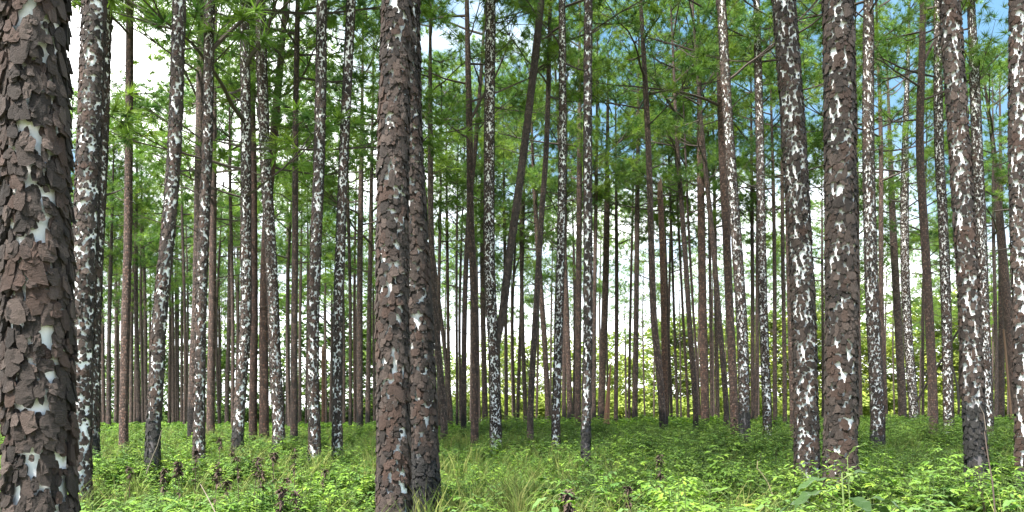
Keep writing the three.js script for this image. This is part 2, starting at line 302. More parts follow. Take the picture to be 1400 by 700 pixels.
// ---------------------------------------------------------------- the pines, one by one
const kFor = (x) => lerp(1111, 930, step(780, 980, x));
const depthOf = (x, yb) => kFor(x) / (yb - HORIZON);
let treeNo = 0;
function pine(o) {
  const seed = ++treeNo, r = rng(seed * 7717 + 5), x0 = o.pts[0][0], d = o.d ?? depthOf(x0, o.yb), dia = o.w * d / FPX;
  const H = o.H ?? 20.5 + 4 * r(), G = new THREE.Group();
  add(G, o.name ?? 'pine_tree'); tag(G, o.label, 'pine tree', o.group);
  const T = { R: dia / 2 / 1.02, H, seed: seed * 1.37, taper: o.taper ?? 0.35, char: o.char ?? (r() < 0.4 ? 0.5 + r() : 0), from: 0, red: o.red, relief: o.relief, shade: o.shade };
  const gy = land(d), ax = spine(o.pts, d, H, r, gy), root = ax(gy); T.axis = (h) => { const p = ax(h + gy); return [p[0] - root[0], p[1] - gy, p[2] - root[2]]; };
  G.position.set(root[0], gy, root[2]);
  const tone = 0.8 + 0.35 * r(), tint = o.tint ?? mul(mix([1, 0.96, 0.94], [1, 0.84, 0.77], r() * (o.d > 45 ? 0.5 : 1)), tone);
  const seen = Math.min(H, Math.max(3, at(0, -25, d)[1]));
  const topH = o.snag ? o.snag - gy : H;
  if (o.plates) {
    const t = mesh('trunk', tubeTrunk({ ...T, R: T.R - 1.5 * (T.relief ?? 0.02) - 0.003 }, -0.1, topH, 0.16, 28, [1, 1, 1]), M.core, G);
    const col = t.geometry.attributes.color;   // the bark under the flakes has the middle tone of the flakes for (let i = 0; i < col.count; i++) { const b = col.getX(i); col.setXYZ(i, 0.0635 * b, 0.0458 * b, 0.0385 * b); }
    const [, , , , detail, singles] = o.plates, rest = new Mesher(), plates = new Map();
    barkPlates(T, detail > 2 ? Math.max(-0.05, at(0, 740, d)[1] - 0.2) : 0, seen, o.plates, (id, th, h) => {
      if (!singles || Math.sin(th) < -0.2 || h > at(0, -12, d)[1]) return rest;
      let B = plates.get(id); if (!B) { plates.set(id, B = new Mesher()); B.front = Math.sin(th); B.n = 0; } B.n++; return B;
    });
    [...plates.values()].sort((p, q) => q.front - p.front).forEach((B, i) => { if (i < singles && B.n > 3) mesh('bark_plate', plateGeometry(B), M.plate, t); else { rest.p = rest.p.concat(B.p); rest.c = rest.c.concat(B.c); } });
    if (rest.p.length) { const b = mesh('bark', plateGeometry(rest), M.plate, G); b.userData.kind = 'stuff'; }
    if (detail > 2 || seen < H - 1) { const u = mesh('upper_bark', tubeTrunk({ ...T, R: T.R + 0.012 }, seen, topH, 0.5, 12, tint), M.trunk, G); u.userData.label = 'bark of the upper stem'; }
  } else {
    const sides = o.w > 9 ? 18 : o.w > 5 ? 12 : 8;
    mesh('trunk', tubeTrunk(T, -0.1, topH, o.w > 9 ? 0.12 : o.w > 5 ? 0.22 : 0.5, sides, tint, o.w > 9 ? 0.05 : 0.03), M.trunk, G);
  }
  if (o.snag) {                                     // broken top: splinters of bare wood
    const c = T.axis(topH), q = radiusAt(T.R, H, topH, T.taper), B = new Mesher();
    for (let i = 0; i < 7; i++) { const a = i * 0.9, x = c[0] + Math.cos(a) * q * 0.55, z = c[2] + Math.sin(a) * q * 0.55, h = 0.1 + 0.5 * r(); B.tube([[x, topH - 0.3, z], [x * 0.9 + c[0] * 0.1, topH + h * 0.5, z], [x, topH + h, z]], [q * 0.5, q * 0.35, 0.01], 5, mul([0.16, 0.105, 0.07], 0.7 + 0.6 * r())); }
    mesh('splintered_top', B.geometry(), M.branch, G);
  } else if (!o.bald) {
    const cb = o.cb ?? H * (0.45 + 0.1 * r()), set = d > 48 ? FARCROWNS : CROWNS, C = set[Math.floor(r() * set.length)], s = (H + 0.4 - cb) / C.L, turn = r() * 6.28, wide = s * (0.85 + 0.35 * r()) * (o.spread ?? 1);
    const a = T.axis(cb), b = T.axis(H), lean = new THREE.Quaternion().setFromUnitVectors(new THREE.Vector3(0, 1, 0), new THREE.Vector3(b[0] - a[0], b[1] - a[1], b[2] - a[2]).normalize());
    const q = lean.multiply(new THREE.Quaternion().setFromAxisAngle(new THREE.Vector3(0, 1, 0), turn));
    const place = (m) => { m.position.set(...a); m.quaternion.copy(q); m.scale.set(wide, s, wide); return m; };
    place(mesh('crown', C.foliage, M.needle, G));
    if (d > 20 && d < 48) for (const g of C.limbs) place(mesh('branch', g, M.branch, G));
    else { const l = place(mesh('branches', C.all, M.branch, G)); l.userData.kind = 'stuff'; }
  }
  if (!o.snag && d > 13 && d < 50) {                  // dead twigs and stubs on the clear stem
    const B = new Mesher(), n = 4 + Math.floor(6 * r());
    for (let i = 0; i < n; i++) { const h = H * (0.22 + 0.3 * r()), c = T.axis(h), a = r() * 6.28, l = 0.15 + 1.3 * r() * r(), e = 0.1 + 0.5 * r(), q = radiusAt(T.R, H, h, T.taper) * 0.7, p = [c[0] + Math.cos(a) * q, c[1], c[2] + Math.sin(a) * q], m = [p[0] + Math.cos(a) * l * 0.5, p[1] + e * l * 0.5, p[2] + Math.sin(a) * l * 0.5]; B.tube([p, m, [m[0] + Math.cos(a + r() - 0.5) * l * 0.5, m[1] + (e + r() - 0.6) * l * 0.5, m[2] + Math.sin(a + r() - 0.5) * l * 0.5]], [0.022, 0.015, 0.006], 4, [0.06, 0.047, 0.04]); }
    mesh('dead_twigs', B.geometry(), M.branch, G).userData.kind = 'stuff';
  }
  for (const [h, az, len, rise, rad] of o.limbs ?? []) {   // single bare limbs below the crown
    const c = T.axis(h), B = new Mesher(); let x = c[0], y = c[1], z = c[2], a = az, e = rise; const path = [], rads = [], n = 8;
    for (let k = 0; k <= n; k++) {
      path.push([x, y, z]); rads.push(lerp(rad, rad * 0.22, k / n)); x += Math.cos(a) * Math.cos(e) * len / n; y += Math.sin(e) * len / n; z += Math.sin(a) * Math.cos(e) * len / n; a += (r() - 0.5) * 0.4; e += (r() - 0.45) * 0.3;
      if (o.twiggy && k > 1) for (let q = 0; q < 3; q++) { const ta = a + (r() - 0.5) * 2.4, te = (r() - 0.35) * 1.6, tl = (0.4 + r() * 0.9) * (1.1 - k / n * 0.5), m = [x + Math.cos(ta) * tl * 0.5, y + Math.sin(te) * tl * 0.5 + 0.05, z + Math.sin(ta) * tl * 0.5]; B.tube([[x, y, z], m, [m[0] + Math.cos(ta + 0.5) * tl * 0.5, m[1] + Math.sin(te + 0.3) * tl * 0.5, m[2] + Math.sin(ta + 0.5) * tl * 0.5]], [rad * 0.3, rad * 0.2, rad * 0.08], 3, [0.062, 0.048, 0.041]); }
    }
    B.tube(path, rads, 5, [0.062, 0.048, 0.041]); mesh('branch', B.geometry(), M.branch, G);
  }
  if (o.stem2) {                                    // second stem of a forked pine
    const d2 = o.stem2, ax2 = spine(d2.pts, d, d2.H, r), f = at(0, d2.pts[0][1], d)[1] - 0.35;
    const T2 = { ...T, R: d2.w * d / FPX / 2, axis: (h) => { const p = ax2(h), w = step(f, f + 1.2, h), c = T.axis(h); return [lerp(c[0], p[0] - root[0], lerp(0.35, 1, w)), h, lerp(c[2], p[2] - root[2], w)]; }, H: d2.H, from: 1.5, char: 0, seed: T.seed + 3 };
    if (o.plates) {
      const t = mesh('second_stem', tubeTrunk(T2, f, d2.H, 0.2, 20, [0.056, 0.043, 0.038]), M.core, G), rest = new Mesher();
      barkPlates(T2, f, Math.min(seen, d2.H), o.plates, () => rest); const b = mesh('bark', plateGeometry(rest), M.plate, t); b.userData.kind = 'stuff';
    } else mesh('second_stem', tubeTrunk(T2, f, d2.H, 0.16, 14, tint), M.trunk, G);
    const cb = d2.H * 0.6, C = CROWNS[3], s = (d2.H + 0.4 - cb) / C.L, a = T2.axis(cb), m = mesh('crown', C.foliage, M.needle, G); m.position.set(...a); m.scale.set(s, s, s);
    const l = mesh('branches', C.all, M.branch, G); l.userData.kind = 'stuff'; l.position.set(...a); l.scale.set(s, s, s);
  }
  return G;
}
const FINE = [0.04, 0.05, 0.07, 0.1, 1, 0], MID = 'tall pines of the middle stand', THIN = 'slender pines of the middle stand', NEAR = 'large pine trunks in the foreground';
// foreground
pine({ d: 4.6, w: 83, H: 23, taper: 0.5, pts: [[54, 800], [54, 560], [53, 300], [53, 0]], plates: [0.036, 0.05, 0.085, 0.17, 3, 300], relief: 0.024, char: 0, red: 0.35, label: 'thickest pine trunk with large shaggy bark plates', group: NEAR });
pine({ yb: 662, w: 31, H: 23, taper: 0.02, pts: [[107, 665], [108, 560], [113, 400], [121, 200], [128, 0]], plates: [0.036, 0.043, 0.066, 0.09, 1, 0], relief: 0.012, char: 0.3, red: 0.3, label: 'finely flaked pine close behind the thickest shaggy trunk', group: NEAR });
pine({ yb: 628, w: 26, H: 23, taper: 0, pts: [[121, 630], [122, 560], [125, 400], [133, 200], [139, 0]], plates: FINE, relief: 0.012, char: 1.0, label: 'pine with a charred edge half hidden by a finely flaked pine', group: NEAR });
pine({ d: 7.9, w: 44, H: 23, taper: 0.3, pts: [[538, 745], [537, 560], [536, 400], [537, 200], [541, 0]], plates: [0.036, 0.044, 0.07, 0.1, 3, 300], relief: 0.017, char: 0, red: 0.55, label: 'front one of two touching trunks, bark of rounded scales', group: NEAR });
pine({ d: 8.7, w: 40, H: 22, taper: 0.3, pts: [[582, 730], [577, 560], [570, 400], [559, 200], [555, 0]], plates: [0.036, 0.044, 0.07, 0.1, 3, 300], relief: 0.017, char: 0.85, red: 0.3, label: 'rear one of two touching trunks, black and burnt at its foot', group: NEAR });
pine({ yb: 640, w: 32, H: 24, taper: 0.25, pts: [[1104, 642], [1102, 560], [1099, 440], [1084, 200], [1070, 0]], plates: [0.036, 0.043, 0.066, 0.09, 1, 0], relief: 0.013, char: 0.4, label: 'stout pine with a black fire scar low on its trunk', group: NEAR });
pine({ d: 8.9, w: 42, H: 23, taper: 0.3, pts: [[1148, 655], [1149, 560], [1149, 400], [1147, 200], [1144, 0]], plates: [0.036, 0.043, 0.068, 0.095, 3, 300], relief: 0.015, char: 0.25, red: 0.4, shade: 0.85, label: 'straight dark red-brown pine behind the large-leaved seedling', group: NEAR });
pine({ yb: 642, w: 27, H: 23, taper: 0.25, pts: [[1336, 644], [1332, 560], [1328, 440], [1315, 200], [1303, 0]], plates: [0.037, 0.045, 0.07, 0.095, 1, 0], relief: 0.014, char: 1.5, label: 'leaning pine with a burnt black foot behind a leafy sapling', group: NEAR });
pine({ yb: 640, w: 22, H: 23, taper: 0.3, pts: [[1402, 642], [1401, 560], [1399, 440], [1395, 200], [1397, 0]], plates: FINE, relief: 0.013, char: 0.6, label: 'dark pine standing nearer than the strongly leaning pine and its tan log', group: NEAR });
// middle stand
const P = (yb, w, pts, label, more = {}) => pine({ yb, w, pts: [[pts[0][0], yb], ...pts], label, group: MID, ...more });
P(582, 14, [[2, 560], [5, 300], [9, 0]], 'pale pine mostly hidden behind the thickest shaggy trunk');
P(606, 12, [[169, 560], [169, 400], [169, 200], [172, 0]], 'slim straight pine standing in front of the pale distant trunks', { taper: 0.4 });
P(636, 19, [[209, 600], [213, 520], [217, 440], [230, 300], [237, 200], [243, 0]], 'leaning pine burnt jet black on its lowest metre', { plates: FINE, relief: 0.012, char: 1.35 });
P(624, 15, [[272, 600], [273, 520], [274, 440], [279, 260], [281, 200], [284, 0]], 'pine with one bare upswept limb, in front of a burnt pine', { plates: FINE, relief: 0.011, char: 0.3, limbs: [[9.1, -0.1, 4.2, 0.85, 0.05]] });
P(599, 13, [[263, 570], [265, 500], [270, 400], [276, 200], [279, 0]], 'burnt pine nearly hidden behind the pine with a bare limb', { char: 1.6 });
P(588, 11, [[288, 560], [290, 440], [292, 300], [295, 100]], 'straight pine next to the pine with a bare upswept limb', { cb: 9, spread: 1.25 });
P(577, 6, [[310, 560], [312, 400], [316, 0]], 'very thin pine between the bare-limbed pine and the cluster of four');
P(610, 15, [[325, 600], [331, 510], [336, 440], [337, 300], [338, 200], [337, 0]], 'bent pine at the edge of a cluster of four trunks', { char: 0.9, plates: FINE, relief: 0.011, cb: 6.6, H: 19, spread: 1.25 });
P(596, 11, [[346, 560], [348, 440], [347, 300], [344, 100]], 'reddish pine second in the cluster of four trunks', { char: 0, tint: [0.95, 0.74, 0.66], cb: 8, H: 19, spread: 1.3 });
P(596, 13, [[361, 560], [360, 440], [365, 300], [374, 200], [391, 0]], 'reddish pine in the cluster of four, bending away higher up', { char: 0, tint: [1, 0.78, 0.68], cb: 9.5, H: 21, spread: 1.2 });
P(606, 16, [[381, 580], [376, 500], [373, 430], [366, 300], [361, 200], [357, 0]], 'pine with a swollen foot, last in the cluster of four', { plates: FINE, relief: 0.012, char: 0.5 });
P(601, 10, [[402, 560], [402, 400], [404, 200], [409, 0]], 'slim pine standing between the cluster of four and the knobbly pine', { taper: 0.6 });
P(621, 16, [[430, 600], [428, 520], [428, 440], [431, 320], [435, 200], [439, 0]], 'knobbly pine with a swelling in its trunk', { plates: FINE, relief: 0.012, char: 0.4 });
P(619, 14, [[461, 600], [461, 520], [462, 440], [466, 320], [471, 200], [480, 0]], 'gently leaning pine next to the knobbly pine', { plates: FINE, relief: 0.011, char: 0.2 });
P(583, 5, [[479, 560], [478, 400], [474, 200]], 'thin pine with a black burnt foot behind the gently leaning pine', { char: 1.2 });
P(584, 9, [[492, 560], [492, 400], [494, 200]], 'straight pine shortly before the two touching trunks', { cb: 9, spread: 1.2 });
P(581, 7, [[503, 560], [505, 440], [508, 300]], 'thin pine leaning towards the two touching trunks', { cb: 8, spread: 1.2 });
P(592, 10, [[607, 570], [601, 500], [596, 440], [590, 340], [588, 200], [588, 0]], 'curved pine emerging from behind the two touching trunks', { taper: 0.6 });
P(577, 6, [[616, 560], [607, 470], [596, 380], [580, 250]], 'thin pine slanting across behind the curved pine');
P(577, 5, [[614, 560], [612, 380], [610, 200]], 'thin upright pine crossing the slanting thin pine');
P(578, 4, [[625, 560], [624, 380], [626, 200]], 'very thin pine just past the curved pine');
P(589, 8, [[634, 560], [636, 400], [642, 280], [650, 200], [664, 0]], 'slim pine that bends over above its neighbour', { taper: 0.6 });
P(598, 11, [[649, 570], [649, 460], [647, 380], [643, 300], [642, 200], [638, 0]], 'pine beside the V-forked pine, splitting near its top', { char: 0.3, limbs: [[11, 0.2, 3, 1.0, 0.06]] });
P(576, 8, [[663, 560], [660, 400], [660, 200]], 'pine seen in the gap just before the V-forked pine');
pine({ yb: 604, w: 16, H: 23, taper: 0.3, pts: [[678, 604], [677, 560], [675, 470], [671, 410], [669, 360], [669, 200], [671, 0]], plates: FINE, relief: 0.012, char: 0.2, stem2: { w: 11, H: 22, pts: [[684, 465], [689, 415], [694, 370], [717, 200], [740, 0]] }, label: 'pine forked low into a V of two stems', group: MID });
P(577, 5, [[692, 560], [691, 400], [688, 200]], 'thin pine behind the base of the V fork');
P(577, 5, [[708, 560], [713, 400], [718, 200]], 'thin dark pine leaning in the gap past the V fork');
P(578, 6, [[718, 560], [714, 430], [712, 250]], 'thin pine crossing the dark leaning one past the V fork');
P(598, 9, [[725, 570], [728, 500], [733, 420], [740, 300], [747, 200], [752, 0]], 'leaning slim pine, alone in the bright gap', { taper: 0.45 });
P(579, 8, [[749, 560], [744, 460], [738, 380], [730, 250]], 'pine leaning against the tilt of the slim one beside it');
P(604, 12, [[760, 575], [763, 480], [766, 380], [769, 200], [768, 0]], 'upright pine with a pale mottled foot in tall herbs', { plates: FINE, relief: 0.011, char: 0.2 });
P(581, 8, [[779, 560], [774, 400], [768, 250], [760, 100]], 'leaning pine behind the upright pine with a mottled foot');
P(580, 6, [[771, 560], [772, 400], [775, 200]], 'thin pine touching the back of the mottled-foot pine');
P(630, 13, [[801, 600], [803, 500], [804, 400], [803, 200], [804, 0]], 'pine whose charred foot stands deep in the herbs', { plates: FINE, relief: 0.011, char: 1.2, taper: 0.5 });
P(583, 9, [[790, 560], [791, 400], [792, 200]], 'pine flanking the deep-set charred pine');
P(580, 6, [[812, 560], [813, 400], [816, 200]], 'thin pine half covered by the deep-set charred pine');
P(577, 10, [[822, 560], [827, 400], [830, 200], [831, 0]], 'pine next to a rotten splintered stump', { cb: 14.5, spread: 1.2 });
P(577, 6, [[842, 560], [843, 400], [842, 200]], 'straight thin pine past the rotten stump');
P(574, 4, [[860, 560], [862, 400], [866, 200]], 'very thin pine in the yellow-green gap');
P(579, 8, [[868, 560], [870, 400], [872, 200]], 'pine with a burnt base in the yellow-green gap', { char: 1.3 });
P(591, 10, [[906, 575], [902, 510], [895, 440], [892, 360], [887, 200], [877, 0]], 'leaning pine crossing in front of the bare snag', { char: 1.3, taper: 0.45 });
pine({ yb: 588, w: 9, H: 20, snag: at(0, 262, depthOf(909, 588))[1], taper: 0.2, pts: [[909, 588], [909, 560], [908, 440], [904, 300], [902, 262]], char: 1.2, tint: [1.3, 0.95, 0.72], name: 'dead_snag', label: 'dead broken-topped snag with peeled tan wood', group: MID });
P(573, 4, [[918, 560], [914, 440], [909, 300]], 'thin pine just past the bare snag');
P(575, 4, [[926, 560], [922, 420], [916, 250]], 'second thin pine past the bare snag');
P(575, 4, [[941, 560], [934, 440], [926, 300]], 'thin pine slanting before the slanting pair');
P(581, 8, [[951, 560], [942, 440], [936, 340], [926, 200]], 'slanting pine, thicker of a slanting pair', { char: 0.9 });
P(577, 4, [[956, 560], [949, 430], [940, 280]], 'slanting pine, thinner of a slanting pair');
P(577, 12, [[964, 560], [961, 440], [959, 300], [957, 150]], 'sturdy reddish pine after the slanting pair', { tint: [1, 0.8, 0.72] });
P(575, 5, [[973, 560], [972, 400], [970, 200]], 'thin pine touching the sturdy reddish pine');
P(574, 6, [[981, 560], [979, 400], [976, 200]], 'pale grey pine in the gap after the sturdy reddish pine', { tint: [1.15, 1.1, 1.05] });
P(582, 8, [[993, 560], [984, 440], [975, 320], [963, 200], [950, 50]], 'slanting pine beside the dead-limbed pair');
P(587, 12, [[1004, 570], [999, 440], [994, 320], [987, 200], [981, 0]], 'rear pine of a pair bearing bare dead limbs', { twiggy: true, limbs: [[12.4, 2.9, 4.6, 0.35, 0.06], [14.2, 3.3, 4.4, 0.3, 0.05], [15.6, 2.7, 3.9, 0.5, 0.05], [13.3, 0.2, 2.6, 0.5, 0.04]], cb: 18 });
P(594, 15, [[1018, 570], [1015, 460], [1009, 350], [1000, 200], [990, 0]], 'front pine of a pair with bare dead limbs, burnt foot', { plates: FINE, relief: 0.012, char: 1.2, twiggy: true, limbs: [[11.5, 0.3, 3, 0.55, 0.045]], cb: 17 });
P(576, 6, [[1029, 560], [1028, 400], [1026, 200]], 'thin pine just past the dead-limbed pair');
P(592, 12, [[1049, 570], [1045, 460], [1042, 360], [1039, 200], [1035, 0]], 'pine standing midway between dead-limbed pair and fire-scarred pine', { plates: FINE, relief: 0.011, char: 0.3 });
P(577, 5, [[1034, 560], [1036, 400], [1037, 200]], 'thin pine behind the midway pine');
P(578, 6, [[1060, 560], [1059, 400], [1057, 200]], 'thin dark pine beyond the midway pine', { char: 0.6 });
P(578, 6, [[1073, 560], [1073, 400], [1071, 200]], 'pale pine beside the fire-scarred pine', { tint: [1.1, 1.02, 0.95] });
P(592, 14, [[1087, 575], [1084, 460], [1078, 300], [1074, 150]], 'pine hidden behind the fire-scarred pine');
P(577, 5, [[1174, 560], [1174, 400], [1172, 200], [1169, 0]], 'thin pine hugging the edge of the straight dark red-brown pine');
P(598, 18, [[1200, 570], [1196, 480], [1192, 400], [1187, 200], [1187, 0]], 'thick-footed pine past the straight dark red-brown pine', { plates: FINE, relief: 0.012, taper: 0.55 });
P(580, 7, [[1210, 560], [1206, 440], [1204, 200], [1199, 60]], 'thin pine behind the thick-footed pine');
P(574, 11, [[1234, 560], [1230, 460], [1225, 340], [1220, 200], [1213, 0]], 'leaning pine, first of a leaning pair');
P(577, 12, [[1249, 560], [1240, 450], [1236, 360], [1236, 200], [1240, 60]], 'leaning pine, second of a leaning pair, dead pole resting on it', { plates: FINE, relief: 0.011, char: 0.8 });
P(588, 12, [[1276, 570], [1270, 450], [1264, 350], [1255, 200], [1257, 60]], 'pine in front of the slanting dead pole', { limbs: [[13.5, 0.1, 3.5, 1.15, 0.06]] });
P(588, 13, [[1297, 570], [1294, 440], [1289, 300], [1284, 200], [1282, 0]], 'upright pine where the slanting dead pole crosses', { plates: FINE, relief: 0.011, char: 0.2 });
P(590, 15, [[1350, 570], [1346, 440], [1341, 320], [1334, 200], [1325, 0]], 'pine close behind the leaning pine with burnt foot', { plates: FINE, relief: 0.011, char: 0.4 });
P(572, 8, [[1369, 560], [1368, 400], [1366, 200]], 'thin brown pine near a tan leaning log');
P(574, 13, [[1387, 560], [1380, 440], [1372, 340], [1358, 200], [1338, 65]], 'strongly leaning pine beside the tan leaning log');
P(573, 6, [[393, 560], [393, 400], [392, 250]], 'pale grey pine behind the cluster of four', { tint: [1.3, 1.25, 1.2] });
P(572, 5, [[410, 560], [411, 400], [412, 200]], 'thin pine hidden near the slim pine of the gap');
pine({ yb: 574, w: 5, H: 18, snag: at(0, 480, depthOf(442, 574))[1], pts: [[442, 574], [442, 520], [442, 480]], tint: [1.5, 1.05, 0.75], char: 0.6, name: 'dead_snag', label: 'short tan snag between the knobbly and the gently leaning pine', group: MID });

// the farther stand: thin trunks, each a pine of its own
{
  const r = rng(424), spots = [[137, 62], [142, 55], [149, 44], [158, 60], [161, 72], [179, 58], [184, 66], [190, 46], [194, 70], [200, 52], [231, 66], [237, 60], [243, 70], [248, 62], [254, 74], [300, 70], [322, 66], [326, 58], [446, 62], [451, 70], [470, 60], [486, 68], [512, 62], [516, 72]];
  const far = (x, d, w, lab, grp, tint, H, cb) => pine({ d, w, H, cb, pts: [[x, HORIZON + 1010 * (EYE - land(d)) / d], [x + (r() - 0.5) * 6, 420], [x + (r() - 0.55) * 16, 220]], label: lab, group: grp, tint, char: r() < 0.3 ? 0.8 : 0 });
  for (const [x, d] of spots) far(x, d, FPX * (0.2 + 0.12 * r()) / d, 'thin straight trunk in the dense far stand behind the cluster of four', 'thin trunks of the dense far stand', undefined, 17 + 5 * r());
  // younger pines whose crowns fill the view between the tall stems
  for (const [x, d, H, cb] of [[30, 40, 19, 9], [92, 44, 20, 9], [146, 50, 17, 6.5], [196, 48, 17.5, 7], [252, 40, 20, 9], [300, 46, 19, 8], [318, 36, 21, 10], [396, 42, 20, 9], [485, 44, 19, 8], [600, 40, 20, 9], [630, 46, 19, 8], [656, 54, 18, 6.5], [704, 48, 20, 9], [760, 58, 18, 7], [1125, 46, 19, 8.5], [1178, 52, 18, 8], [1262, 44, 20, 9], [1310, 50, 18, 8], [1362, 40, 20, 9], [1392, 48, 19, 8]])
    pine({ d, w: FPX * (0.16 + 0.05 * r()) / d, H, cb, spread: 1.2, pts: [[x, HORIZON + 1010 * (EYE - land(d)) / d], [x + (r() - 0.5) * 8, 420], [x + (r() - 0.5) * 18, 220]], label: 'younger pine with a low full crown between the tall stems', group: 'younger pines with low crowns', char: 0 });
  for (let i = 0; i < 88; i++) {
    const x = -120 + 1640 * (i + r()) / 88, d = 50 + 52 * Math.pow(r(), 0.8);
    far(x, d, FPX * (0.15 + 0.13 * r()) / d, 'distant thin pine at the far side of the stand', 'distant pines at the far side of the stand', undefined, 17 + 6 * r());
  }
}
// broad-leaved trees: dark green understorey behind the dense stand, yellow-green wood edge beyond the clearing, sunlight put into its leaf colour
{
  const r = rng(77);
  const broad = (x, d, H, cb, set, label, group) => {
    const G = add(new THREE.Group(), 'broadleaf_tree'), p = at(x, 500, d); G.position.set(p[0], land(d), p[2]); tag(G, label, 'broadleaf tree', group);
    const C = set[Math.floor(r() * 3)], B = new Mesher(); B.tube([[0, -0.1, 0], [0.1, cb, 0.05], [0, H * 0.9, 0]], [0.16, 0.12, 0.03], 7, [0.085, 0.075, 0.066]); mesh('trunk', B.geometry(), M.branch, G);
    const s = (H - cb) / C.L, w = s * (0.9 + 0.4 * r()), t = r() * 6.28;
    for (const [n, g, m] of [['crown', C.foliage, M.leaf], ['branches', C.all, M.branch]]) { const q = mesh(n, g, m, G); q.position.y = cb; q.scale.set(w, s, w); q.rotation.y = t; if (n === 'branches') q.userData.kind = 'stuff'; }
  };
  for (let i = 0; i < 24; i++) broad(-60 + 640 * (i + r()) / 24, 80 + 50 * r(), 7 + 11 * r(), 0.3 + 1.2 * r(), GCROWNS, 'green broad-leaved tree filling the gaps behind the dense far stand', 'green broad-leaved trees behind the far stand');
  for (let i = 0; i < 56; i++) broad(560 + 900 * (i + r()) / 56, 112 + 40 * r(), (i < 20 ? 8 : 14) + 9 * r(), 0.3 + 0.8 * r(), YCROWNS, 'yellow-green tree with sunlight painted into its leaves at the wood edge beyond the pines', 'yellow-green trees of the far wood edge');
}

// the low edge of the far wood: a thicket that reads as one mass
{
  const r = rng(313), F = [leafCrown(131, { L: 2.6, R: 1.6, clumps: 14, clump: 0.7, leaves: 34, leaf: 0.3, tones: SUNLIT_YELLOW }), leafCrown(137, { L: 2.6, R: 1.6, clumps: 14, clump: 0.7, leaves: 34, leaf: 0.3, tones: GREEN })];
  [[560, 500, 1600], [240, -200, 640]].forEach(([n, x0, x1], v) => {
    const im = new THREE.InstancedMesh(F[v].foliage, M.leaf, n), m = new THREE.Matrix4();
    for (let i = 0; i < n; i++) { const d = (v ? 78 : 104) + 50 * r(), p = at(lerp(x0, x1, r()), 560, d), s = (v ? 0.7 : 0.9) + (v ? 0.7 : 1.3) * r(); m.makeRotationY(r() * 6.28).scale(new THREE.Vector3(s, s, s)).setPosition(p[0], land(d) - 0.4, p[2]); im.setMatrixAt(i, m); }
    add(im, 'thicket'); im.userData.kind = 'stuff'; im.userData.label = ['yellow-green thicket with sunlight painted into its leaves along the wood edge', 'green thicket under the dense far stand'][v]; im.userData.category = 'thicket';
  });
}

// ---------------------------------------------------------------- herb layer
const LEAFG = [[0.125, 0.25, 0.02], [0.17, 0.31, 0.026], [0.23, 0.37, 0.032], [0.09, 0.19, 0.024]];
function leafBlade(F, x, y, z, az, el, len, wid, k, fold = 0.25) {   // a leaf: six faces, folded along its rib and drooping at the tip
  const cx = Math.cos(az), cz = Math.sin(az), c = Math.cos(el), s = Math.sin(el), pt = (t, w, up) => { const l = t * len, dr = -t * t * len * 0.28; return [x + cx * c * l - cz * w, y + s * l + dr + up, z + cz * c * l + cx * w]; };
  const a = pt(0, 0, 0), m1 = pt(0.35, 0, 0), m2 = pt(0.7, 0, 0), t = pt(1, 0, 0), h = wid / 2, L1 = pt(0.32, h, fold * h), R1 = pt(0.32, -h, fold * h), L2 = pt(0.68, h * 0.78, fold * h), R2 = pt(0.68, -h * 0.78, fold * h), k2 = mul(k, 1.08);
  F.tri(a, m1, L1, k); F.tri(a, R1, m1, k2); F.quad(L1, m1, m2, L2, k); F.quad(m1, R1, R2, m2, k2); F.tri(L2, m2, t, k); F.tri(m2, R2, t, k2);
}
function smallLeaf(F, x, y, z, az, el, len, wid, k) { const cx = Math.cos(az), cz = Math.sin(az), c = Math.cos(el) * len, s = Math.sin(el) * len, h = wid / 2; F.quad([x, y, z], [x + cx * c * 0.45 - cz * h, y + s * 0.5 + h * 0.3, z + cz * c * 0.45 + cx * h], [x + cx * c, y + s - len * 0.15, z + cz * c], [x + cx * c * 0.45 + cz * h, y + s * 0.5 + h * 0.3, z + cz * c * 0.45 - cx * h], k, mul(k, 1.1)); }
